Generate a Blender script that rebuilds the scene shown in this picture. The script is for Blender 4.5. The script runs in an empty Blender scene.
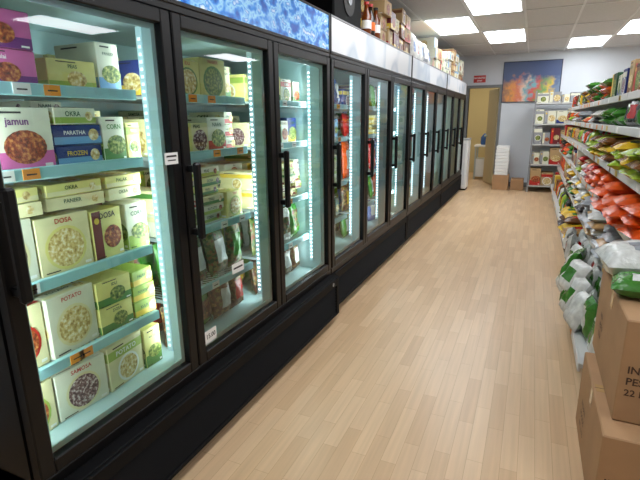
import bpy, math, random
import numpy as np
from mathutils import Matrix, Vector
random.seed(7)
C=bpy.context
def lin(c):
    return tuple((v/255/12.92 if v/255<=.04045 else ((v/255+.055)/1.055)**2.4) for v in c)+(1,)
# ---------------------------------------------------------------- materials
MATS={}
def mat(name,col,rough=.5,metal=0,emit=0,ecol=None,noise=0,nscale=20,bump=0,bscale=60,spec=.5,coat=0):
    if name in MATS: return MATS[name]
    m=bpy.data.materials.new(name); m.use_nodes=True; nt=m.node_tree; b=nt.nodes['Principled BSDF']
    c=lin(col); b.inputs['Base Color'].default_value=c; b.inputs['Roughness'].default_value=rough
    b.inputs['Metallic'].default_value=metal; b.inputs['Specular IOR Level'].default_value=spec
    b.inputs['Coat Weight'].default_value=coat
    if emit:
        b.inputs['Emission Color'].default_value=lin(ecol or col); b.inputs['Emission Strength'].default_value=emit
    tc=nt.nodes.new('ShaderNodeTexCoord')
    if noise:
        n=nt.nodes.new('ShaderNodeTexNoise'); n.inputs['Scale'].default_value=nscale; n.inputs['Detail'].default_value=4
        nt.links.new(tc.outputs['Object'],n.inputs['Vector'])
        mr=nt.nodes.new('ShaderNodeMapRange'); mr.inputs['From Min'].default_value=.3; mr.inputs['From Max'].default_value=.7
        mr.inputs['To Min'].default_value=1-noise; mr.inputs['To Max'].default_value=1+noise
        nt.links.new(n.outputs['Fac'],mr.inputs['Value'])
        mx=nt.nodes.new('ShaderNodeMix'); mx.data_type='RGBA'; mx.blend_type='MULTIPLY'; mx.inputs[0].default_value=1
        mx.inputs[6].default_value=c; nt.links.new(mr.outputs[0],mx.inputs[7]); nt.links.new(mx.outputs[2],b.inputs['Base Color'])
    if bump:
        n=nt.nodes.new('ShaderNodeTexNoise'); n.inputs['Scale'].default_value=bscale; n.inputs['Detail'].default_value=3
        nt.links.new(tc.outputs['Object'],n.inputs['Vector'])
        bp=nt.nodes.new('ShaderNodeBump'); bp.inputs['Strength'].default_value=bump; bp.inputs['Distance'].default_value=.01
        nt.links.new(n.outputs['Fac'],bp.inputs['Height']); nt.links.new(bp.outputs[0],b.inputs['Normal'])
    MATS[name]=m; return m
def ramp_mat(name,kind,scale,stops,rough=.5,emit=0,stretch=(1,1,1),detail=3):
    m=bpy.data.materials.new(name); m.use_nodes=True; nt=m.node_tree; b=nt.nodes['Principled BSDF']
    tc=nt.nodes.new('ShaderNodeTexCoord'); mp=nt.nodes.new('ShaderNodeMapping'); mp.inputs['Scale'].default_value=stretch
    nt.links.new(tc.outputs['Object'],mp.inputs[0])
    if kind=='noise':
        n=nt.nodes.new('ShaderNodeTexNoise'); n.inputs['Scale'].default_value=scale; n.inputs['Detail'].default_value=detail; out=n.outputs['Fac']
    else:
        n=nt.nodes.new('ShaderNodeTexVoronoi'); n.inputs['Scale'].default_value=scale
        if kind=='edge': n.feature='DISTANCE_TO_EDGE'
        out=n.outputs['Distance']
        if kind=='cell': out=n.outputs['Color']
    nt.links.new(mp.outputs[0],n.inputs['Vector'])
    r=nt.nodes.new('ShaderNodeValToRGB'); e=r.color_ramp.elements
    while len(e)>1: e.remove(e[0])
    e[0].position=stops[0][0]; e[0].color=lin(stops[0][1])
    for p,c in stops[1:]:
        x=e.new(p); x.color=lin(c)
    nt.links.new(out,r.inputs[0]); nt.links.new(r.outputs[0],b.inputs['Base Color']); b.inputs['Roughness'].default_value=rough
    if emit: nt.links.new(r.outputs[0],b.inputs['Emission Color']); b.inputs['Emission Strength'].default_value=emit
    MATS[name]=m; return m
def glass_mat():
    m=bpy.data.materials.new('door_glass'); m.use_nodes=True; nt=m.node_tree; nt.nodes.clear()
    o=nt.nodes.new('ShaderNodeOutputMaterial'); mx=nt.nodes.new('ShaderNodeMixShader'); t=nt.nodes.new('ShaderNodeBsdfTransparent')
    g=nt.nodes.new('ShaderNodeBsdfGlossy'); f=nt.nodes.new('ShaderNodeFresnel')
    t.inputs[0].default_value=(.86,.93,.92,1); g.inputs['Roughness'].default_value=.02; f.inputs[0].default_value=1.75
    nt.links.new(f.outputs[0],mx.inputs[0]); nt.links.new(t.outputs[0],mx.inputs[1]); nt.links.new(g.outputs[0],mx.inputs[2]); nt.links.new(mx.outputs[0],o.inputs[0])
    return m
# ---------------------------------------------------------------- builder
TCACHE={}
class B:
    def __init__(s): s.v=[];s.f=[];s.m=[];s.sm=[];s.mats=[];s.M=Matrix.Identity(4)
    def mi(s,m):
        if m not in s.mats: s.mats.append(m)
        return s.mats.index(m)
    def add(s,vs,fs,m,smooth=False):
        o=len(s.v); i=s.mi(m)
        s.v+=[tuple(s.M@Vector(v)) for v in vs]; s.f+=[tuple(o+k for k in f) for f in fs]; s.m+=[i]*len(fs); s.sm+=[smooth]*len(fs)
    def merge(s,o2,T):
        o=len(s.v); s.v+=[tuple(T@Vector(v)) for v in o2.v]; s.f+=[tuple(o+i for i in f) for f in o2.f]; s.m+=[s.mi(o2.mats[i]) for i in o2.m]; s.sm+=o2.sm
    def box(s,x0,x1,y0,y1,z0,z1,m,bev=0):
        if bev<=0:
            s.add([(x0,y0,z0),(x1,y0,z0),(x1,y1,z0),(x0,y1,z0),(x0,y0,z1),(x1,y0,z1),(x1,y1,z1),(x0,y1,z1)],
            [(3,2,1,0),(4,5,6,7),(0,1,5,4),(1,2,6,5),(2,3,7,6),(3,0,4,7)],m); return
        vs=[];b=bev
        for sx in (0,1):
            for sy in (0,1):
                for sz in (0,1):
                    X=(x0,x1)[sx];Y=(y0,y1)[sy];Z=(z0,z1)[sz];dx=b if sx==0 else -b;dy=b if sy==0 else -b;dz=b if sz==0 else -b
                    vs+=[(X,Y+dy,Z+dz),(X+dx,Y,Z+dz),(X+dx,Y+dy,Z)]
        def I(sx,sy,sz,k): return (sx*4+sy*2+sz)*3+k
        fs=[]
        fs+=[(I(0,0,0,0),I(0,0,1,0),I(0,1,1,0),I(0,1,0,0)),(I(1,0,0,0),I(1,1,0,0),I(1,1,1,0),I(1,0,1,0))]
        fs+=[(I(0,0,0,1),I(1,0,0,1),I(1,0,1,1),I(0,0,1,1)),(I(0,1,0,1),I(0,1,1,1),I(1,1,1,1),I(1,1,0,1))]
        fs+=[(I(0,0,0,2),I(0,1,0,2),I(1,1,0,2),I(1,0,0,2)),(I(0,0,1,2),I(1,0,1,2),I(1,1,1,2),I(0,1,1,2))]
        for a in (0,1):
            for c in (0,1):
                fs.append((I(a,c,0,0),I(a,c,1,0),I(a,c,1,1),I(a,c,0,1)))
                fs.append((I(a,0,c,0),I(a,1,c,0),I(a,1,c,2),I(a,0,c,2)))
                fs.append((I(0,a,c,1),I(1,a,c,1),I(1,a,c,2),I(0,a,c,2)))
                for d in (0,1): fs.append((I(a,c,d,0),I(a,c,d,1),I(a,c,d,2)))
        s.add(vs,fs,m)
    def plane(s,O,U,V,w,h,m,cx=0,cy=0):
        O,U,V=Vector(O),Vector(U),Vector(V)
        s.add([O+U*(cx-w/2)+V*(cy-h/2),O+U*(cx+w/2)+V*(cy-h/2),O+U*(cx+w/2)+V*(cy+h/2),O+U*(cx-w/2)+V*(cy+h/2)],[(0,1,2,3)],m)
    def disc(s,O,U,V,r,m,cx=0,cy=0,n=18,ry=None):
        O,U,V=Vector(O),Vector(U),Vector(V); ry=ry or r
        s.add([O+U*(cx+r*math.cos(a*2*math.pi/n))+V*(cy+ry*math.sin(a*2*math.pi/n)) for a in range(n)],[tuple(range(n))],m)
    def cyl(s,c,r,h,m,axis='z',n=14,r2=None):
        r2=r if r2 is None else r2; vs=[]
        for k,(rr,z) in enumerate(((r,0),(r2,h))):
            for i in range(n):
                a=2*math.pi*i/n; p=(rr*math.cos(a),rr*math.sin(a),z)
                if axis=='x': p=(p[2],p[0],p[1])
                if axis=='y': p=(p[1],p[2],p[0])
                vs.append((c[0]+p[0],c[1]+p[1],c[2]+p[2]))
        s.add(vs,[(i,(i+1)%n,n+(i+1)%n,n+i) for i in range(n)],m,True); s.add(vs,[tuple(range(n))[::-1],tuple(range(n,2*n))],m)
    def lathe(s,c,prof,m,n=14):
        vs=[];fs=[]
        for r,z in prof:
            for i in range(n):
                a=2*math.pi*i/n; vs.append((c[0]+r*math.cos(a),c[1]+r*math.sin(a),c[2]+z))
        for k in range(len(prof)-1):
            for i in range(n): fs.append((k*n+i,k*n+(i+1)%n,(k+1)*n+(i+1)%n,(k+1)*n+i))
        fs.append(tuple(range(n))[::-1]); fs.append(tuple(range((len(prof)-1)*n,len(prof)*n)))
        s.add(vs,fs,m,True)
    def pillow(s,w,h,t,m,n=9,art=None):
        """bag standing: width along Y, height Z, thickness X, origin bottom centre"""
        rnd=random.random()*50
        for sg in (1,-1):
            vs=[];fs=[]
            for j in range(n+1):
                for i in range(n+1):
                    a=-1+2*i/n; b=-1+2*j/n
                    k=max(0,(1-a**4))*max(0,(1-b**4)); k=k**.5
                    x=sg*(t/2)*k*(1+.16*math.sin(7*a+rnd)*math.cos(6*b+rnd*1.3)+.08*math.sin(15*a*b+rnd))
                    if abs(b)>.93: x*=.15
                    vs.append((x,a*w/2*(1-.06*math.cos(b*1.5)),(b+1)*h/2))
            for j in range(n):
                for i in range(n):
                    q=j*(n+1)+i; fs.append((q,q+1,q+n+2,q+n+1) if sg>0 else (q+n+1,q+n+2,q+1,q))
            if art:
                A=[];Bf=[]
                for q,f in enumerate(fs):
                    j=q//n;i=q%n
                    (A if (art[1]<=j/n<art[2] and art[3]<=i/n<art[4]) else Bf).append(f)
                s.add(vs,Bf,m,True); s.add(vs,A,art[0],True)
            else: s.add(vs,fs,m,True)
    def text(s,txt,size,O,U,V,m,align='CENTER'):
        key=(txt,align)
        if key not in TCACHE:
            cu=bpy.data.curves.new('t','FONT'); cu.body=txt; cu.size=1; cu.align_x=align; cu.align_y='CENTER'; cu.resolution_u=2; cu.offset=.02
            ob=bpy.data.objects.new('t',cu); C.collection.objects.link(ob); dg=C.evaluated_depsgraph_get(); dg.update()
            me=ob.evaluated_get(dg).to_mesh()
            TCACHE[key]=([tuple(v.co) for v in me.vertices],[tuple(p.vertices) for p in me.polygons])
            bpy.data.objects.remove(ob)
        vs,fs=TCACHE[key]
        O,U,V=Vector(O),Vector(U),Vector(V)
        s.add([O+U*v[0]*size+V*v[1]*size for v in vs],fs,m)
    def obj(s,name,parent=None):
        me=bpy.data.meshes.new(name); me.from_pydata(s.v,[],s.f)
        for m in s.mats: me.materials.append(m)
        me.polygons.foreach_set('material_index',s.m); me.polygons.foreach_set('use_smooth',s.sm); me.update()
        ob=bpy.data.objects.new(name,me); C.collection.objects.link(ob)
        if parent: ob.parent=parent
        return ob
def empty(name,loc=(0,0,0)):
    e=bpy.data.objects.new(name,None); C.collection.objects.link(e); e.empty_display_size=.1; return e
def TR(x,y,z,rz=0,ry=0,rx=0): return Matrix.Translation((x,y,z))@Matrix.Rotation(rz,4,'Z')@Matrix.Rotation(ry,4,'Y')@Matrix.Rotation(rx,4,'X')

# palette
black=mat('black_metal',(11,11,13),.38,spec=.3)
blackm=mat('black_matte',(7,7,8),.7,spec=.15)
slatm=mat('black_grille',(12,12,14),.65,spec=.15)
aqua=mat('aqua_liner',(182,214,218),.4)
aquarail=mat('aqua_price_rail',(150,205,212),.3)
white=mat('white_plastic',(232,234,232),.4)
glass=glass_mat()
ledm=mat('led_chip',(255,255,255),.4,emit=5,ecol=(230,248,255))
ledf=mat('led_chip_soft',(255,255,255),.4,emit=1.5,ecol=(215,245,250))
ledstrip=mat('led_strip_diffuser',(200,222,228),.4,emit=.35,ecol=(180,232,242))
steel=mat('steel_wire',(190,205,208),.3,metal=.6)
orange_tag=mat('price_tag_orange',(240,150,40),.6)
white_tag=mat('price_tag_white',(240,240,238),.6)
ink=mat('print_black',(30,28,28),.6)
cream=mat('box_cream',(224,216,168),.45,noise=.05)
cream2=mat('box_pale_yellow',(222,214,130),.45,noise=.06)
offw=mat('box_offwhite',(222,222,200),.45,noise=.04)
lime=mat('box_lime',(156,182,76),.45)
green=mat('box_green',(80,132,60),.45)
dgreen=mat('box_dark_green',(35,80,50),.45)
navy=mat('box_navy',(30,50,120),.4)
pink=mat('box_pink',(205,100,160),.4)
purple=mat('box_purple',(110,40,120),.4)
red=mat('box_red',(190,40,35),.4)
maroon=mat('box_maroon',(110,35,42),.4)
orange=mat('box_orange',(230,110,30),.4)
yellow=mat('box_yellow',(225,192,70),.4)
brown=mat('box_brown',(130,80,45),.5)
tan=mat('box_tan',(190,160,115),.6)
lblue=mat('box_light_blue',(110,165,210),.4)
grey=mat('pack_grey',(150,152,155),.4)
plate=mat('print_plate',(240,240,235),.4)
food_r=ramp_mat('print_food_curry','noise',90,[(.3,(70,25,15)),(.5,(150,60,30)),(.7,(215,150,80))])
food_y=ramp_mat('print_food_rice','noise',80,[(.3,(150,115,60)),(.5,(215,190,120)),(.7,(245,240,215))])
food_g=ramp_mat('print_food_greens','noise',90,[(.3,(40,65,25)),(.5,(110,130,55)),(.7,(200,195,115))])
food_p=ramp_mat('print_food_purple','noise',110,[(.35,(60,30,40)),(.5,(130,90,95)),(.65,(220,205,200))])
FOODS=[food_r,food_y,food_g,food_p,food_y]
plas=lambda n,c:mat(n,c,.25,bump=.35,bscale=45,noise=.18,nscale=25)
bag_green=plas('bag_green',(62,125,45)); bag_or=plas('bag_orange',(220,85,25)); bag_y=plas('bag_yellow',(220,180,40))
bag_w=plas('bag_white',(214,216,212)); bag_r=plas('bag_red',(175,30,28)); bag_br=plas('bag_brown',(110,70,38)); bag_si=plas('bag_silver',(150,156,162))
bag_tan=plas('bag_tan',(185,148,98)); bag_dk=plas('bag_dark',(38,36,40)); bag_lime=plas('bag_lime',(150,180,50)); bag_bl=plas('bag_blue',(60,100,170))
beans=ramp_mat('frozen_vegetables','cell',70,[(.2,(35,62,28)),(.4,(75,98,42)),(.6,(120,120,68)),(.8,(120,55,30))],.4)
spice=ramp_mat('chopped_vegetables','cell',80,[(.2,(60,28,20)),(.45,(105,55,30)),(.6,(80,88,40)),(.85,(160,120,72))],.4)
WORDS=['SAMOSA','PANEER','IDLI','DOSA','CORN','PEAS','NAAN','TIKKI','MIX VEG','OKRA','KULFI','PALAK','POTATO']

# product box: local front faces +X, origin = front-bottom-centre
def pbox(b,x,y,z,w,d,h,body,acc,food,rz=0,label=None,style=0,lc=None,words=True):
    b.M=TR(x,y,z,rz)
    b.box(-d,0,-w/2,w/2,0,h,body,bev=.002)
    e=.0008
    faces=[((e,0,h/2),(0,1,0),(0,0,1),w,h),((-d/2,-w/2-e,h/2),(1,0,0),(0,0,1),d,h)]
    if h<.5*w or style==3: faces.append(((-d/2,0,h+e),(0,1,0),(-1,0,0),w,d))
    word=label or random.choice(WORDS)
    for k,(O,U,V,W,H) in enumerate(faces):
        O=Vector(O);N=Vector(U).cross(Vector(V)); wc=plate; wy=H*.28; ws=min(W*.62/len(word)*1.4,H*.16)
        if H<.07:
            b.plane(O,U,V,W*.98,H*.35,acc,0,-H*.25); b.disc(O+N*e,U,V,H*.3,food,W*.32); ws=min(W*.5/len(word)*1.4,H*.42); wy=H*.12; wc=dgreen
            if words: b.text(word,ws,O+N*3*e+Vector(V)*wy-Vector(U)*W*.08,U,V,lc or wc)
            continue
        if style==0:
            b.plane(O,U,V,W*.98,H*.2,acc,0,H*.28); r=min(W*.4,H*.32)
            b.disc(O+N*e,U,V,r,plate,W*.03,-H*.14); b.disc(O+N*2*e,U,V,r*.84,food,W*.03,-H*.14)
            b.plane(O+N*e,U,V,W*.3,H*.03,ink,-W*.2,H*.43)
        elif style==1:
            b.plane(O,U,V,W*.98,H*.3,acc,0,-H*.34); r=min(W*.36,H*.3)
            b.disc(O+N*e,U,V,r*1.2,food,W*.08,-H*.12,ry=r*.9); b.plane(O+N*e,U,V,W*.4,H*.03,ink,-W*.12,H*.42); wc=dgreen
        elif style==2:
            b.plane(O,U,V,W*.28,H*.98,acc,-W*.34,0); r=min(W*.3,H*.36)
            b.disc(O+N*e,U,V,r,food,W*.14,-H*.08); b.disc(O+N*e,U,V,min(W,H)*.08,yellow,-W*.34,H*.3); wc=ink;wy=H*.38
        else:
            b.disc(O+N*e,U,V,min(W,H)*.39,acc,0,-H*.07); b.disc(O+N*2*e,U,V,min(W,H)*.34,food,0,-H*.07); wc=red if acc is not red else ink; wy=H*.41; ws*=.75
        b.plane(O+N*2*e,U,V,W*.26,H*.02,ink,-W*.3,-H*.45); b.plane(O+N*2*e,U,V,W*.12,H*.05,plate,W*.38,-H*.42)
        if words and (k==0 or k==2): b.text(word,ws,O+N*3*e+Vector(V)*wy,U,V,lc or wc)
    b.M=Matrix.Identity(4)
def prow(b,y0,y1,z,zt,x,depth,pal,stylep=(0,1,2,3),flat=.3,fill=.92,wr=(.12,.2),words=True,jit=.07):
    y=y0
    while y<y1-.08:
        w=min(random.uniform(*wr),y1-y-.004)
        if w<.06: break
        body,acc=random.choice(pal); food=random.choice(FOODS); st=random.choice(stylep)
        if random.random()<flat: h=random.uniform(.035,.06)
        else: h=random.uniform(.09,.17)
        zz=z;H=(zt-z)*fill*random.uniform(.78,1)
        h=min(h,H)
        while zz+h<=z+H+.001:
            pbox(b,x-random.uniform(0,.04),y+w/2,zz+.001,w-.010,depth,h-.001,body,acc,food,random.uniform(-jit,jit),style=st,words=words)
            zz+=h+.001
            if random.random()<.35: food=random.choice(FOODS);body,acc=random.choice(pal)
        y+=w+.004
def bagrow(b,y0,y1,z,zt,x,pal,depth=.3,rows=2,w=(.12,.18),side=1):
    for r in range(rows):
        y=y0
        while y<y1-.08:
            ww=min(random.uniform(*w),y1-y); h=min(zt-z-.02,random.uniform(.75,1)*(zt-z)); t=random.uniform(.05,.08)
            m,a=random.choice(pal)
            b.M=TR(x-side*(.05+r*depth/rows),y+ww/2,z+.002,random.uniform(-.2,.2),-side*random.uniform(.02,.2))
            b.pillow(ww*.98,h*.97,t,m,n=8,art=(a,.2,.65,.2,.8) if a else None); y+=ww
    b.M=Matrix.Identity(4)
def bagpile(b,y0,y1,z,zt,x0,x1,pal,w=.2,h=.26,t=.055):
    y=y0+w/2
    while y<y1-w*.3:
        zz=z; top=zt-random.uniform(0,t*1.2)
        while zz+t<top:
            m,a=random.choice(pal)
            cx=(x0+x1)/2+random.uniform(-.035,.02); b.M=TR(cx+h/2,min(y,y1-w/2)+random.uniform(-.01,.01),zz+t/2,random.uniform(-.2,.2),-math.pi/2+random.uniform(-.05,.02))
            b.pillow(w,h,t*1.15,m,n=8,art=(a,.25,.7,.15,.85) if a else None); zz+=t*.93
        y+=w*.97
    b.M=Matrix.Identity(4)

# ---------------------------------------------------------------- room
ZC=2.46; YB=9.85; XL=-1.97; XR=4.2; YF=-2.2
wallm=mat('wall_paint_white',(208,213,219),.7,noise=.03,nscale=3,bump=.05)
def floor_mat():
    m=bpy.data.materials.new('maple_laminate'); m.use_nodes=True; nt=m.node_tree; b=nt.nodes['Principled BSDF']; N=nt.nodes.new; L=nt.links.new
    tc=N('ShaderNodeTexCoord'); mp=N('ShaderNodeMapping'); mp.inputs['Rotation'].default_value=(0,0,math.pi/2); L(tc.outputs['Object'],mp.inputs[0])
    br=N('ShaderNodeTexBrick'); br.offset=.37; br.inputs['Scale'].default_value=1; br.inputs['Brick Width'].default_value=.38; br.inputs['Row Height'].default_value=.062
    br.inputs['Mortar Size'].default_value=.0008; br.inputs['Mortar Smooth'].default_value=.3; br.inputs['Bias'].default_value=0
    br.inputs['Color1'].default_value=lin((221,190,152)); br.inputs['Color2'].default_value=lin((208,174,135)); br.inputs['Mortar'].default_value=lin((180,145,107))
    L(mp.outputs[0],br.inputs['Vector'])
    mp2=N('ShaderNodeMapping'); mp2.inputs['Scale'].default_value=(60,2.2,1); L(tc.outputs['Object'],mp2.inputs[0])
    n=N('ShaderNodeTexNoise'); n.inputs['Scale'].default_value=1; n.inputs['Detail'].default_value=5; L(mp2.outputs[0],n.inputs['Vector'])
    mr=N('ShaderNodeMapRange'); mr.inputs[1].default_value=.3; mr.inputs[2].default_value=.7; mr.inputs[3].default_value=.92; mr.inputs[4].default_value=1.05; L(n.outputs['Fac'],mr.inputs[0])
    mx=N('ShaderNodeMix'); mx.data_type='RGBA'; mx.blend_type='MULTIPLY'; mx.inputs[0].default_value=1; L(br.outputs['Color'],mx.inputs[6]); L(mr.outputs[0],mx.inputs[7])
    L(mx.outputs[2],b.inputs['Base Color']); b.inputs['Roughness'].default_value=.33; b.inputs['Specular IOR Level'].default_value=.42
    return m
def slab(name,x0,x1,y0,y1,z0,z1,m):
    b=B(); b.box(x0,x1,y0,y1,z0,z1,m); return b.obj(name)
slab('floor',XL-.1,XR+.1,YF-.1,12.4,-.1,0,floor_mat())
ceilm=mat('ceiling_tile',(206,207,208),.9,noise=.05,nscale=60,bump=.3,bscale=150)
slab('ceiling',XL-.1,XR+.1,YF-.1,12.4,ZC,ZC+.1,ceilm)
slab('wall_left',XL-.1,XL,YF-.1,12.4,0,ZC,wallm)
slab('wall_right',XR,XR+.1,YF-.1,12.4,0,ZC,wallm)
slab('wall_front',XL,XR,YF-.1,YF,0,ZC,wallm)
DX0,DX1,DZ=-1.21,-.65,1.87
b=B()
b.box(XL,DX0,YB,YB+.1,0,ZC,wallm); b.box(DX1,XR,YB,YB+.1,0,ZC,wallm); b.box(DX0,DX1,YB,YB+.1,DZ,ZC,wallm); b.obj('wall_back')
creamw=mat('store_room_paint',(205,190,145),.7)
b=B(); b.box(XL,XR,12.2,12.3,0,ZC,creamw); b.obj('wall_storeroom')
b=B(); b.box(-.35,-.3,YB+.1,12.2,0,ZC,creamw); b.obj('wall_storeroom_side')
fr=mat('door_trim_grey',(120,122,122),.5)
b=B(); b.box(DX0-.05,DX0,YB-.015,YB+.11,0,DZ+.05,fr); b.box(DX1,DX1+.05,YB-.015,YB+.11,0,DZ+.05,fr); b.box(DX0,DX1,YB-.015,YB+.11,DZ,DZ+.05,fr); b.obj('trim_1')
b=B(); b.box(-.6,XR,YB-.012,YB,0,.09,fr); b.obj('baseboard_back')
b=B(); b.M=TR(DX1-.02,YB+.12,0,math.radians(112)); b.box(0,.54,-.02,.02,.01,DZ-.01,mat('door_leaf_cream',(206,188,145),.5),.004); b.cyl((.48,.02,.95),.022,.05,steel,'y'); b.obj('door_1')

# ceiling grid and lights
tb=mat('ceiling_tbar_white',(222,224,226),.5)
b=B()
gx=[-1.35+.573*k for k in range(-1,10)]; gy=[4.9+1.15*k for k in range(-6,5)]
for x in gx:
    if XL<x<XR: b.box(x-.012,x+.012,YF,YB,ZC-.006,ZC-.001,tb)
for y in gy:
    if YF<y<YB: b.box(XL,XR,y-.012,y+.012,ZC-.0065,ZC-.0015,tb)
b.obj('ceiling_grid')
panel=ramp_mat('light_diffuser','noise',120,[(.3,(240,246,255)),(.7,(252,254,255))],.4,emit=11)
def ceil_light(cx,cy):
    x0=gx[0]+.573*cx; y0=4.9+1.15*cy
    b=B(); t=.02
    b.box(x0+.012,x0+.561,y0+.012,y0+.012+t,ZC-.012,ZC-.007,white);b.box(x0+.012,x0+.561,y0+1.138-t,y0+1.138,ZC-.012,ZC-.007,white)
    b.box(x0+.012,x0+.012+t,y0+.012+t,y0+1.138-t,ZC-.012,ZC-.007,white);b.box(x0+.561-t,x0+.561,y0+.012+t,y0+1.138-t,ZC-.012,ZC-.007,white)
    b.box(x0+.012+t,x0+.561-t,y0+.012+t,y0+1.138-t,ZC-.010,ZC-.008,panel); b.obj('ceiling_light_panel')
for c in [(1,1),(2,0),(2,2),(4,3),(5,2),(2,-2),(2,-4),(5,0),(5,-2),(5,-4),(8,2),(8,-1)]: ceil_light(*c)

# ---------------------------------------------------------------- freezers
XF=-1.135; XBK=-1.93; L=2.06; Y1=2.705
ice=ramp_mat('sign_ice_cubes','noise',14,[(.32,(20,80,175)),(.45,(45,130,215)),(.55,(150,205,240)),(.6,(60,140,215)),(.7,(225,240,250))],.25,emit=.3,stretch=(1,1,1.4),detail=2)
signw=ramp_mat('sign_white_swirl','noise',2.2,[(.35,(214,218,222)),(.5,(180,192,204)),(.56,(220,223,226))],.3,emit=.05,detail=1)
SH=[.585,.85,1.176,1.404]
def freezer(y0,first,idx):
    y1=y0+L; g=.006
    root=empty('display_freezer'); a,bb=y0+g,y1-g
    b=B()
    b.box(XBK,XBK+.05,a,bb,.30,1.90,black); b.box(XBK+.05,XF-.04,a,a+.035,.30,1.69,black); b.box(XBK+.05,XF-.04,bb-.035,bb,.30,1.69,black)
    b.box(XBK+.05,XF-.04,a,bb,1.69,1.895,black); b.box(XBK,XF-.04,a,bb,.30,.35,black)
    b.box(XF-.04,XF-.004,a,bb,.315,.352,black,.003); b.box(XF-.04,XF-.004,a,bb,1.665,1.69,black,.003)
    # base grille
    XG=XF+.055 if first else XF+.005
    b.box(XBK,XG-.045,a,bb,.055,.30,blackm)
    b.box(XG-.045,XG,a,a+.04,.05,.31,slatm,.004); b.box(XG-.045,XG,bb-.04,bb,.05,.31,slatm,.004)
    b.box(XG-.045,XG,a+.04,bb-.04,.255,.31,slatm,.004); b.box(XG-.045,XG,a+.04,bb-.04,.05,.07,slatm,.004)
    b.box(XF-.04,XG-.012,a,bb,.298,.316,slatm,.003)
    for k in range(9):
        z=.083+k*.02; b.M=TR(XG-.013,0,z,0,math.radians(50)); b.box(-.010,.010,a+.04,bb-.04,-.0015,.0015,slatm)
    b.M=Matrix.Identity(4)
    for yy in (a+.12,bb-.12):
        for xx in (XF-.12,XBK+.1): b.cyl((xx,yy,0),.025,.055,blackm)
    b.box(XBK+.2,XG-.06,a+.02,bb-.02,.0,.05,blackm)
    if first:
        b.disc((XG+.001,bb-.1,.283),(0,1,0),(0,0,1),.013,grey)
    b.obj('cabinet',root)
    b=B(); zt=1.905
    b.box(XF-.04,XF-.012,a,bb,1.69,zt,black); b.box(XF-.012,XF-.004,a+.012,bb-.012,1.705,zt-.012,ice if first else signw)
    b.box(XF-.012,XF,a,bb,1.688,1.705,black,.003); b.box(XF-.012,XF,a,bb,zt-.012,zt,grey if not first else black,.003)
    b.box(XF-.012,XF,a,a+.012,1.69,zt,black); b.box(XF-.012,XF,bb-.012,bb,1.69,zt,black)
    b.obj('header_sign',root)
    b=B(); i0,i1=a+.036,bb-.036
    b.box(XBK+.051,XBK+.06,i0,i1,.352,1.688,aqua); b.box(XBK+.06,XF-.06,i0,i0+.008,.352,1.688,aqua); b.box(XBK+.06,XF-.06,i1-.008,i1,.352,1.688,aqua)
    b.box(XBK+.06,XF-.045,i0,i1,.3505,.36,aqua); b.box(XBK+.06,XF-.045,i0,i1,1.672,1.688,aqua)
    for k in (1,2):
        yy=y0+k*L/3; b.box(XF-.10,XF-.042,yy-.035,yy+.035,.36,1.672,aqua,.003)
    for s,yy in ((1,i0+.008),(-1,i1-.008)): b.box(XF-.10,XF-.042,min(yy,yy+s*.03),max(yy,yy+s*.03),.36,1.672,aqua)
    b.obj('liner',root)
    b=B()
    for k in range(4):
        yy=y0+k*L/3
        sides=[s for s in (-1,1) if not(k==0 and s<0) and not(k==3 and s>0)]
        for s in sides:
            yo=yy+s*(.036 if k in(1,2) else .075)
            b.box(XF-.125,XF-.10,min(yo-s*.02,yo),max(yo-s*.02,yo),.42,1.62,ledstrip)
            n=48
            for q in range(n):
                z=.44+q*1.16/n; b.box(XF-.117,XF-.107,min(yo,yo+s*.002),max(yo,yo+s*.002),z,z+.009,ledf if first and k<2 else ledm)
    b.obj('led_strips',root)
    b=B()
    for d in range(3):
        s0=y0+d*L/3+.05;s1=y0+(d+1)*L/3-.05
        for z in SH:
            zz=z
            b.box(XF-.155,XF-.135,s0,s1,zz-.022,zz+.012,aquarail,.002)
            b.box(XBK+.08,XF-.155,s0,s0+.008,zz-.012,zz-.004,steel);b.box(XBK+.08,XF-.155,s1-.008,s1,zz-.012,zz-.004,steel)
            n=26 if first else 12
            for q in range(n):
                yq=s0+.01+(s1-s0-.02)*q/(n-1); b.box(XBK+.07,XF-.155,yq-.002,yq+.002,zz-.004,zz,steel)
            for q in range(2):
                yq=random.uniform(s0+.04,s1-.08); b.box(XF-.135,XF-.133,yq,yq+.05,zz-.02,zz+.01,random.choice([orange_tag,orange_tag,white_tag]))
                b.box(XF-.133,XF-.1325,yq+.01,yq+.04,zz-.008,zz-.004,ink)
    b.obj('wire_shelves',root)
    for d in range(3):
        b=B(); e0=y0+d*L/3+.004; e1=y0+(d+1)*L/3-.004; t=.045; z0,z1=.354,1.664
        if d==0:e0+=g
        if d==2:e1-=g
        b.box(XF-.038,XF,e0,e0+t,z0,z1,black,.004);b.box(XF-.038,XF,e1-t,e1,z0,z1,black,.004)
        b.box(XF-.038,XF,e0+t,e1-t,z0,z0+t,black,.004);b.box(XF-.038,XF,e0+t,e1-t,z1-t,z1,black,.004)
        ti=.018
        b.box(XF-.036,XF-.03,e0+t,e0+t+ti,z0+t,z1-t,aqua);b.box(XF-.036,XF-.03,e1-t-ti,e1-t,z0+t,z1-t,aqua)
        b.box(XF-.036,XF-.03,e0+t+ti,e1-t-ti,z0+t,z0+t+ti,aqua);b.box(XF-.036,XF-.03,e0+t+ti,e1-t-ti,z1-t-ti,z1-t,aqua)
        hy=e0+.024
        b.box(XF+.026,XF+.05,hy-.015,hy+.015,.88,1.165,black,.007)
        for zz in (.895,1.13): b.box(XF-.001,XF+.03,hy-.011,hy+.011,zz,zz+.024,black,.003)
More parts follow.
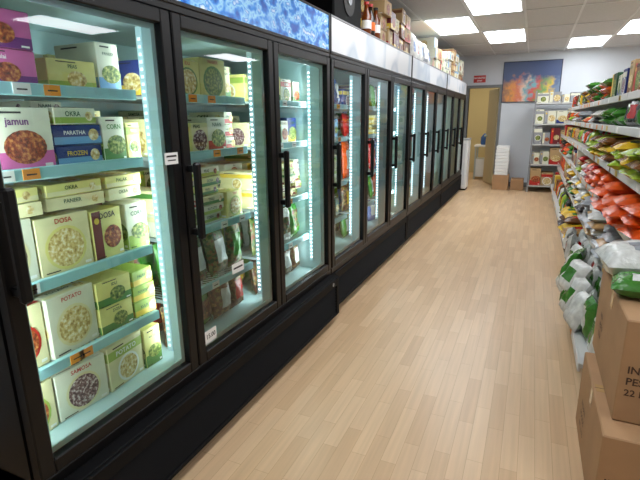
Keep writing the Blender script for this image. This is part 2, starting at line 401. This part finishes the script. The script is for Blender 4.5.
        if first and d==0:
            b.box(XF,XF+.001,e1-.085,e1-.02,1.165,1.205,white_tag); b.plane((XF+.0015,e1-.052,1.185),(0,1,0),(0,0,1),.05,.006,ink,0,.008); b.plane((XF+.0015,e1-.052,1.185),(0,1,0),(0,0,1),.04,.004,ink,0,-.006)
        if first and d==1:
            b.box(XF-.012,XF-.011,e0+.055,e0+.13,.42,.475,white_tag); b.text('15.00',.028,(XF-.0105,e0+.092,.448),(0,1,0),(0,0,1),ink)
            b.box(XF-.012,XF-.011,e0+.27,e0+.36,.655,.70,white_tag); b.plane((XF-.0105,e0+.315,.678),(0,1,0),(0,0,1),.07,.008,ink)
        b.obj('door_frame_%d'%(d+1),root)
        b=B(); b.add([(XF-.015,e0+t-.002,z0+t-.002),(XF-.015,e1-t+.002,z0+t-.002),(XF-.015,e1-t+.002,z1-t+.002),(XF-.015,e0+t-.002,z1-t+.002)],[(0,1,2,3)],glass); b.obj('door_glass_%d'%(d+1),root)
    for k in range(4):
        yy=y0+k*L/3
        la=bpy.data.lights.new('led_lamp','AREA'); la.shape='RECTANGLE'; la.size=.04; la.size_y=1.2; la.energy=3.3 if first else 1.7; la.color=(.88,1,1)
        lo=bpy.data.objects.new('led_lamp_%d'%(k+1),la); C.collection.objects.link(lo)
        sgn={0:1,3:-1}.get(k,0)
        lo.location=(XF-.128,yy+sgn*.075,1.02)
        dirv=Vector((-1,sgn*1.3,0)); lo.parent=root
        lo.rotation_mode='QUATERNION'
        z=-dirv.normalized(); up=Vector((0,0,1)); xx=up.cross(z).normalized(); lo.rotation_quaternion=Matrix((xx,up,z)).transposed().to_quaternion()
    return root
for i in range(4): freezer(Y1+(i-1)*L,i==0,i)

palA=[(cream,lime),(cream2,green),(offw,lime),(cream,green),(offw,green),(cream2,lime),(cream,yellow),(cream,cream2),(offw,cream),(cream,maroon),(offw,red)]
palB=palA+[(offw,red),(cream,maroon),(maroon,yellow),(offw,pink),(navy,yellow),(orange,offw),(dgreen,yellow)]
XS=XF-.165
FY=Y1-L
Z=[.362]+SH+[1.66]
b=B()
d0,d1=FY+.06,FY+L/3-.05
for (y,w,h,d,bd,ac,fd,st,r) in [(.76,.17,.17,.1,cream,lime,food_r,3,.05),(.945,.185,.165,.12,offw,cream,food_p,3,-.06),(1.135,.175,.17,.12,cream,lime,food_y,0,.08),(1.27,.085,.16,.12,cream2,green,food_g,1,0)]:
    pbox(b,XS-.01,y,Z[0],w,d,h,bd,ac,fd,r,style=st)
prow(b,d0,d1,Z[0],Z[1],XS-.17,.3,palA,flat=.5)
for (y,w,h,d,bd,ac,fd,st,n) in [(.77,.165,.2,.06,cream,red,food_r,3,1),(.95,.18,.2,.06,offw,cream,food_y,3,1),(1.12,.15,.095,.18,cream2,green,food_g,1,2),(1.255,.105,.06,.18,lime,yellow,food_y,2,3)]:
    for q in range(n): pbox(b,XS-.01,y,Z[1]+.001+q*(h+.001),w,d,h,bd,ac,fd,random.uniform(-.09,.09),style=st)
prow(b,d0,d1,Z[1],Z[2],XS-.23,.3,palA,flat=.2)
for (y,w,h,d,bd,ac,fd,st,r) in [(.775,.19,.19,.1,offw,cream,food_p,3,.06),(.965,.18,.18,.1,cream,cream2,food_y,3,-.05),(1.13,.135,.17,.12,cream2,maroon,food_r,2,.09),(1.265,.095,.17,.12,offw,lime,food_g,1,-.04)]:
    pbox(b,XS-.015,y,Z[2]+.001,w,d,h,bd,ac,fd,r,style=st)
for (y,w) in ((.8,.21),(1.03,.20),(1.23,.16)):
    for q in range(2): pbox(b,XS-.02,y,Z[2]+.195+q*.042,w,.15,.04,cream2 if q else cream,cream,food_y,random.uniform(-.1,.1),style=0)
prow(b,d0,d1,Z[2],Z[3],XS-.2,.25,palA,flat=.3)
pbox(b,XS-.005,.865,Z[3]+.001,.205,.07,.175,offw,pink,food_r,style=1,label='jamun',lc=purple)
pbox(b,XS-.01,1.06,Z[3]+.001,.17,.1,.062,navy,lblue,food_y,.03,style=0,label='FROZEN',lc=yellow)
pbox(b,XS-.01,1.06,Z[3]+.064,.17,.1,.062,navy,lblue,food_y,-.04,style=0,label='PARATHA',lc=plate)
pbox(b,XS-.01,1.06,Z[3]+.128,.16,.1,.05,offw,lime,food_y,.08,style=0)
pbox(b,XS-.01,1.20,Z[3]+.001,.1,.1,.15,offw,green,food_g,.05,style=1,label='CORN',lc=green)
pbox(b,XS-.01,1.285,Z[3]+.001,.062,.1,.13,cream2,lime,food_g,style=0)
prow(b,d0,d1,Z[3],Z[4],XS-.14,.3,palA,flat=.3)
for q in range(2): pbox(b,XS-.005,.85,Z[4]+.001+q*.1,.20,.1,.098,pink,purple,food_r,style=1,label='malai',lc=plate)
prow(b,1.0,d1,Z[4],Z[5],XS-.02,.2,[(offw,lime),(cream2,lime),(offw,lblue)],flat=0,fill=.8)
prow(b,d0,d1,Z[4],Z[5],XS-.26,.2,palA,flat=0,fill=.8)
for d in (1,2):
    e0=FY+d*L/3+.06; e1=FY+(d+1)*L/3-.055
    for s in range(2,5):
        prow(b,e0,e1,Z[s],Z[s+1],XS-.01,.2,palB if s>2 else palA,flat=.25); prow(b,e0,e1,Z[s],Z[s+1],XS-.27,.25,palB,flat=.2)
b.obj('frozen_food_boxes')
b=B()
for d in (1,2):
    e0=FY+d*L/3+.06; e1=FY+(d+1)*L/3-.055
    bagrow(b,e0,e1,Z[1],Z[2],XS,[(beans,bag_green),(bag_green,beans),(bag_lime,beans),(bag_w,beans),(beans,bag_w)],rows=3,depth=.45)
    bagrow(b,e0,e1,Z[0],Z[1],XS,[(spice,bag_r),(spice,bag_w),(bag_green,spice),(spice,bag_y)],rows=3,depth=.45)
b.obj('frozen_vegetable_bags')
for i in range(1,4):
    b=B(); b2=B(); y0=Y1+(i-1)*L
    for d in range(3):
        e0=y0+d*L/3+.06; e1=y0+(d+1)*L/3-.055
        for s in range(5):
            if random.random()<.45: bagrow(b2,e0,e1,Z[s],Z[s+1],XS,[(beans,bag_green),(bag_r,None),(bag_w,spice),(bag_or,bag_w),(bag_green,bag_w),(spice,bag_y),(bag_bl,bag_w)],rows=2)
            else: prow(b,e0,e1,Z[s],Z[s+1],XS-.01,.35,palB+[(lblue,navy),(orange,yellow),(red,yellow),(green,yellow)],flat=.2,words=i<2)
    b.obj('frozen_food_boxes'); b2.obj('frozen_vegetable_bags')

# ---------------------------------------------------------------- things on top of freezers
zt=1.906
b=B(); b.box(-1.62,-1.16,2.82,3.32,zt,zt+.3,blackm,.01)
b.cyl((-1.16,3.07,zt+.15),.1,.006,ink,'x',n=24); b.cyl((-1.154,3.07,zt+.15),.035,.006,grey,'x',n=18); b.obj('loudspeaker')
b=B()
for y in np.arange(3.42,3.8,.1):
    m=random.choice([mat('bottle_amber',(110,50,15),.15),mat('bottle_red',(150,30,20),.2),mat('bottle_dark',(40,25,15),.15)])
    x=-1.2+random.uniform(-.04,.02); h=random.uniform(.18,.24)
    b.lathe((x,y,zt),[(.035,0),(.038,.01),(.038,h*.6),(.016,h*.8),(.016,h*.95)],m); b.cyl((x,y,zt+h*.93),.019,h*.08,random.choice([white,red,ink])); b.cyl((x,y,zt+h*.2),.0388,h*.25,random.choice([white_tag,yellow,orange]))
b.obj('sauce_bottles')
b=B(); prow(b,3.36,3.86,zt,zt+.45,-1.3,.2,[(tan,brown),(brown,yellow),(red,yellow)],flat=0,fill=.98,wr=(.16,.26)); prow(b,3.88,4.85,zt,zt+.42,-1.16,.3,[(tan,brown),(brown,yellow),(offw,red),(maroon,yellow),(tan,red),(cream,brown)],flat=.1,fill=.98,wr=(.16,.24)); b.obj('snack_boxes')
b=B(); bagrow(b,4.9,6.0,zt,zt+.28,-1.15,[(bag_w,bag_bl),(bag_w,bag_r),(bag_si,bag_w),(bag_w,None)],rows=2,w=(.18,.24)); b.obj('flour_bags')
b=B(); prow(b,6.05,8.75,zt,zt+.42,-1.17,.35,[(offw,lblue),(offw,red),(tan,brown),(offw,grey),(offw,offw)],flat=0,fill=.98,wr=(.22,.34),stylep=(0,2)); b.obj('stock_cartons')

# ---------------------------------------------------------------- right gondola
shw=mat('shelf_white_enamel',(205,206,204),.4)
GY0,GY1=2.25,8.9
GS=[(.20,.36),(.50,.44),(.79,.44),(1.03,.44),(1.25,.46),(1.44,.5)]
root=empty('gondola_shelf'); b=B()
b.box(.93,.96,GY0,GY1,.05,1.72,shw)
n=6
for k in range(n+1):
    y=GY0+(GY1-GY0)*k/n; b.box(.90,.99,y-.015,y+.015,0,1.75,shw)
b.obj('back_panel',root); b=B()
b.box(.39,.93,GY0,GY1,0,.17,grey)
for z,x in GS:
    for k in range(n):
        y0=GY0+(GY1-GY0)*k/n+.004; y1=GY0+(GY1-GY0)*(k+1)/n-.004
        xx=.30 if (z<.3 and k==0) else x
        b.box(xx,.93,y0,y1,z-.02,z,shw); b.box(xx-.012,xx,y0,y1,z-.04,z+.004,shw,.003)
        if z>.3:
            for yy in (y0,y1-.004): b.add([(.93,yy,z-.02),(.93,yy,z-.14),(x+.05,yy,z-.03),(x+.05,yy,z-.02)],[(0,1,2,3)],shw)
        for q in range(4):
            yy=random.uniform(y0+.03,y1-.1); b.box(xx-.0135,xx-.012,yy,yy+.06,z-.035,z-.003,random.choice([white_tag,white_tag,orange_tag,yellow]))
b.obj('shelves',root)
gz=[g[0] for g in GS]+[1.68]
pg=[[(bag_w,bag_green),(bag_green,bag_w),(bag_w,bag_green)],
    [(bag_w,bag_bl),(bag_si,bag_w),(bag_tan,bag_r),(bag_si,None)],
    [(bag_or,bag_r),(bag_or,bag_y),(bag_r,bag_or),(bag_or,None)],
    [(bag_lime,bag_y),(bag_y,bag_green),(bag_lime,bag_green),(bag_br,bag_y),(bag_y,bag_r)],
    [(bag_dk,bag_r),(bag_green,bag_dk),(bag_r,bag_y),(bag_green,bag_w)],
    [(bag_w,bag_r),(bag_y,bag_r),(bag_tan,bag_br),(bag_dk,bag_y)]]
b=B(); nb=6; seg=(GY1-GY0)/nb
allp=[p for q in pg for p in q]+[(bag_br,bag_r),(bag_or,bag_y),(bag_r,bag_w),(bag_dk,bag_or),(bag_green,bag_y),(bag_dk,bag_br)]
bx=[(offw,red),(tan,brown),(yellow,red),(offw,navy),(maroon,yellow),(dgreen,yellow),(orange,offw),(brown,red),(navy,offw),(red,yellow)]
b2=B()
for k in range(nb):
    y0=GY0+seg*k+.02;y1=GY0+seg*(k+1)-.02
    for s in range(6):
        x=GS[s][1]; z=gz[s]+.003; top=gz[s+1]-.045 if s<5 else gz[s]+.22
        pal=pg[s] if k<2 else random.sample(allp,4)
        if k==0 and s==0:
            bagrow(b,y0+.02,y1,z,z+.24,.30,[(bag_w,bag_green),(bag_w,bag_green),(bag_green,bag_w),(bag_w,None)],rows=3,depth=.3,w=(.15,.21),side=-1)
            # slumped bags hanging over the front lip of the bottom shelf
            for (yy,xx,zz,rz,ry,bm,am,w_,h_,t_) in [(2.86,.265,.20,.15,.35,bag_w,bag_green,.20,.24,.09),(3.06,.27,.205,-.2,.3,bag_green,bag_w,.19,.25,.08),(3.25,.26,.20,.1,.3,bag_w,bag_green,.2,.27,.09),
                (2.96,.255,.31,.3,.5,bag_w,bag_green,.2,.2,.08),(3.16,.26,.34,-.3,.45,bag_green,bag_w,.18,.2,.07),(2.68,.275,.205,.2,.4,bag_w,None,.18,.2,.08)]:
                b.M=TR(xx,yy,zz,rz,ry); b.pillow(w_,h_,t_,bm,n=10,art=(am,.25,.65,.2,.8) if am else None)
            b.M=Matrix.Identity(4)
        elif k==1 and s==0:
            bagrow(b,y0,y1,z,z+.24,x-.06,[(bag_w,bag_green),(bag_w,bag_r),(bag_dk,bag_w),(bag_w,None)],rows=3,depth=.3,w=(.15,.21),side=-1)
        elif k==0 and s==2: bagpile(b,y0,y1,z,z+(top-z)*.95,x-.06,x+.28,pal,w=.22,h=.34,t=.055)
        elif k==0 and s==4: bagrow(b,y0,y1,z,top+.03,x,pal,rows=2,w=(.16,.2),side=-1)
        elif k<2 and s in (1,3): bagpile(b,y0,y1,z,top,x-.03,x+.27,pal,w=.19,h=.29,t=.05)
        elif random.random()<.5: bagpile(b,y0,y1,z,top,x-.01,x+.26,pal,w=.2,h=.26,t=.055)
        elif random.random()<.5: bagrow(b,y0,y1,z,top,x,pal,rows=2,side=-1)
        else:
            yy=y0
            while yy<y1-.1:
                w=min(random.uniform(.11,.2),y1-yy); bd,ac=random.choice(bx); h=random.uniform(.6,.97)*(top-z)
                M=B(); pbox(M,0,0,0,w-.006,.25,h,bd,ac,random.choice(FOODS),style=random.choice((0,1,2)),words=k<3)
                b2.merge(M,TR(x+random.uniform(.005,.05),yy+w/2,z,math.pi+random.uniform(-.05,.05))); yy+=w
b.obj('snack_bags'); b2.obj('grocery_boxes')

# ---------------------------------------------------------------- cardboard stack
card=mat('cardboard',(176,138,100),.8,noise=.06,nscale=8,bump=.05); tape=mat('packing_tape',(190,155,105),.25)
cink=mat('cardboard_print',(80,58,44),.8)
def carton(name,x0,x1,y0,y1,z0,z1,lines=()):
    b=B(); b.box(x0,x1,y0,y1,z0,z1,card,.004)
    xm=(x0+x1)/2; ym=(y0+y1)/2
    b.box(x0+.01,x1-.01,ym-.025,ym+.025,z1,z1+.0008,tape); b.box(x0+.006,x1-.006,ym-.0012,ym+.0012,z1+.0008,z1+.0012,cink)
    b.box(x0-.0008,x0,ym-.025,ym+.025,z1-.07,z1-.005,tape)
    zz=z1-.17
    for t,s in lines:
        b.text(t,s,(x0+.02,y0-.001,zz),(1,0,0),(0,0,1),cink,'LEFT'); b.text(t,s*.8,(x0-.001,ym+.18,zz),(0,-1,0),(0,0,1),cink,'LEFT'); zz-=s*1.15
    b.obj(name)
carton('cardboard_box',.29,.74,1.52,2.12,0,.33,[('INDIAN',.04),('FOODS',.04),('NET 10 KG',.03)])
carton('cardboard_box',.325,.72,1.62,2.21,.332,.69,[('INDI',.035),('PESTO',.035),('22 LB',.032)])
b=B(); b.M=TR(.61,2.09,.765,0.1,-math.pi/2); b.pillow(.24,.32,.13,bag_w,n=14,art=(bag_si,.3,.65,.2,.6)); b.obj('rice_bag')
b=B(); b.M=TR(.545,1.84,.731,-.15,-math.pi/2); b.pillow(.17,.24,.07,bag_green,n=12,art=(bag_w,.45,.75,.25,.7)); b.obj('green_snack_bag')

# ---------------------------------------------------------------- back area
ps=bpy.data.materials.new('poster_print'); ps.use_nodes=True; nt=ps.node_tree; bs=nt.nodes['Principled BSDF']; N=nt.nodes.new; LK=nt.links.new
tc=N('ShaderNodeTexCoord'); sp=N('ShaderNodeSeparateXYZ'); LK(tc.outputs['Object'],sp.inputs[0])
nz=N('ShaderNodeTexNoise'); nz.inputs['Scale'].default_value=9; LK(tc.outputs['Object'],nz.inputs['Vector'])
mr=N('ShaderNodeMapRange'); mr.inputs[1].default_value=-.6; mr.inputs[2].default_value=.36; LK(sp.outputs['X'],mr.inputs[0])
ad=N('ShaderNodeMath'); ad.operation='MULTIPLY_ADD'; LK(nz.outputs['Fac'],ad.inputs[0]); ad.inputs[1].default_value=.5; LK(mr.outputs[0],ad.inputs[2])
sb=N('ShaderNodeMath'); sb.operation='SUBTRACT'; LK(ad.outputs[0],sb.inputs[0]); sb.inputs[1].default_value=.25
rp=N('ShaderNodeValToRGB'); e=rp.color_ramp.elements; e[0].color=lin((150,110,90)); e[1].position=1; e[1].color=lin((120,140,165))
for p,c in [(.12,(225,150,70)),(.25,(215,120,90)),(.38,(225,190,170)),(.48,(110,175,185)),(.58,(220,90,80)),(.7,(110,165,100)),(.82,(225,190,90)),(.92,(110,130,160))]:
    x=e.new(p); x.color=lin(c)
LK(sb.outputs[0],rp.inputs[0])
mz=N('ShaderNodeMapRange'); mz.inputs[1].default_value=1.88; mz.inputs[2].default_value=2.05
az=N('ShaderNodeMath'); az.operation='MULTIPLY_ADD'; az.inputs[1].default_value=.5; LK(nz.outputs['Fac'],az.inputs[0]); LK(sp.outputs['Z'],az.inputs[2])
az2=N('ShaderNodeMath'); az2.operation='SUBTRACT'; az2.inputs[1].default_value=.25; LK(az.outputs[0],az2.inputs[0]); LK(az2.outputs[0],mz.inputs[0])
mx=N('ShaderNodeMix'); mx.data_type='RGBA'; LK(mz.outputs[0],mx.inputs[0]); LK(rp.outputs[0],mx.inputs[6]); mx.inputs[7].default_value=lin((72,88,128)); LK(mx.outputs[2],bs.inputs['Base Color']); bs.inputs['Roughness'].default_value=.4
b=B(); b.box(-.60,.36,YB-.012,YB-.002,1.6,2.3,ps)
dk=mat('poster_frame',(50,60,80),.4)
b.box(-.615,-.6,YB-.02,YB-.002,1.585,2.315,dk);b.box(.36,.375,YB-.02,YB-.002,1.585,2.315,dk);b.box(-.6,.36,YB-.02,YB-.002,1.585,1.6,dk);b.box(-.6,.36,YB-.02,YB-.002,2.3,2.315,dk); b.obj('festival_poster')
b=B(); b.box(-1.14,-.92,YB-.012,YB-.002,1.97,2.1,red,.003); b.text('NO ENTRY',.042,(-1.03,YB-.013,2.05),(1,0,0),(0,0,1),white_tag); b.text('STAFF',.035,(-1.03,YB-.013,2.0),(1,0,0),(0,0,1),white_tag); b.obj('red_wall_sign')
carton('cardboard_box',-.62,-.34,9.3,9.6,0,.27)
b=B()
for q in range(9): b.box(-.60+random.uniform(0,.01),-.37+random.uniform(0,.01),9.32,9.6,.272+q*.06,.272+q*.06+.057,white,.008)
b.obj('foam_tray_stack')
carton('cardboard_box',-.30,-.08,9.35,9.65,0,.2)
root=empty('wall_rack'); b=B()
for x in (-.02,.9):
    for y in (9.2,9.75): b.box(x,x+.025,y,y+.025,0,1.75,grey)
for z in (.12,.5,.85,1.2,1.55): b.box(-.02,.925,9.2,9.775,z-.02,z,shw)
b.obj('rack_frame',root)
b=B()
for z in (.12,.5,.85,1.2,1.55):
    x=.01
    while x<.85:
        w=min(random.uniform(.12,.2),.9-x); h=random.uniform(.18,.3)*(.6 if z>1.5 else 1); bd,ac=random.choice([(offw,grey),(maroon,red),(grey,offw),(brown,tan),(offw,navy),(tan,red)])
        M=B(); pbox(M,0,0,0,w-.01,.3,h,bd,ac,random.choice(FOODS),style=random.choice((0,1,2)),words=False); b.merge(M,TR(x+w/2,9.23,z+.001,-math.pi/2)); x+=w
b.obj('grocery_boxes')
# white chest cabinet between the last freezer and the doorway
b=B(); b.box(-1.30,-1.06,9.0,9.35,.03,.92,white,.01); b.box(-1.31,-1.05,8.99,9.36,.92,.95,mat('cabinet_top_grey',(170,175,178),.4),.006); b.box(-1.26,-1.10,8.995,9.0,.1,.86,mat('cabinet_panel',(215,218,220),.4),.002); b.box(-1.29,-1.07,9.02,9.33,0,.03,blackm); b.obj('white_storage_cabinet')
b=B(); b.box(-1.15,-.75,10.8,11.3,.7,.74,white,.005)
for x in (-1.13,-.79):
    for y in (10.83,11.25): b.box(x,x+.03,y,y+.03,0,.7,steel)
b.box(-1.1,-.8,10.84,11.2,.05,.45,white,.01)
b.obj('utility_table')
b=B(); b.lathe((-.95,11,.741),[(.08,0),(.09,.02),(.09,.16),(.04,.22),(.03,.24)],mat('water_jug_blue',(50,90,150),.2)); b.obj('water_jug')

def area(name,loc,size,sy,en,col,target):
    la=bpy.data.lights.new(name,'AREA'); la.shape='RECTANGLE'; la.size=size; la.size_y=sy; la.energy=en; la.color=col
    o=bpy.data.objects.new(name,la); C.collection.objects.link(o); o.location=loc; o.rotation_euler=(Vector(target)-Vector(loc)).to_track_quat('-Z','Y').to_euler(); return o
area('storeroom_lamp',(-1.1,11,2.4),.4,.4,14,(1,.88,.68),(-1.1,11,0))
w=bpy.data.worlds.new('w'); C.scene.world=w; w.use_nodes=True; w.node_tree.nodes['Background'].inputs[0].default_value=(.6,.65,.7,1); w.node_tree.nodes['Background'].inputs[1].default_value=.3
C.scene.view_settings.view_transform='Standard'
# ---------------------------------------------------------------- camera
yaw,pit,rol=.4233,.2526,-.0122
F=Vector((-math.sin(yaw)*math.cos(pit),math.cos(yaw)*math.cos(pit),-math.sin(pit))); R=Vector((math.cos(yaw),math.sin(yaw),0)); U=R.cross(F)
R2=R*math.cos(rol)+U*math.sin(rol); U2=-R*math.sin(rol)+U*math.cos(rol)
cam=bpy.data.cameras.new('camera'); cam.lens=464.5*36/640; cam.sensor_width=36; cam.clip_start=.02
co=bpy.data.objects.new('camera',cam); C.collection.objects.link(co)
Mx=Matrix((R2,U2,-F)).transposed().to_4x4(); Mx.translation=(0,0,1.3077); co.matrix_world=Mx
C.scene.camera=co
print('BUILT ok')
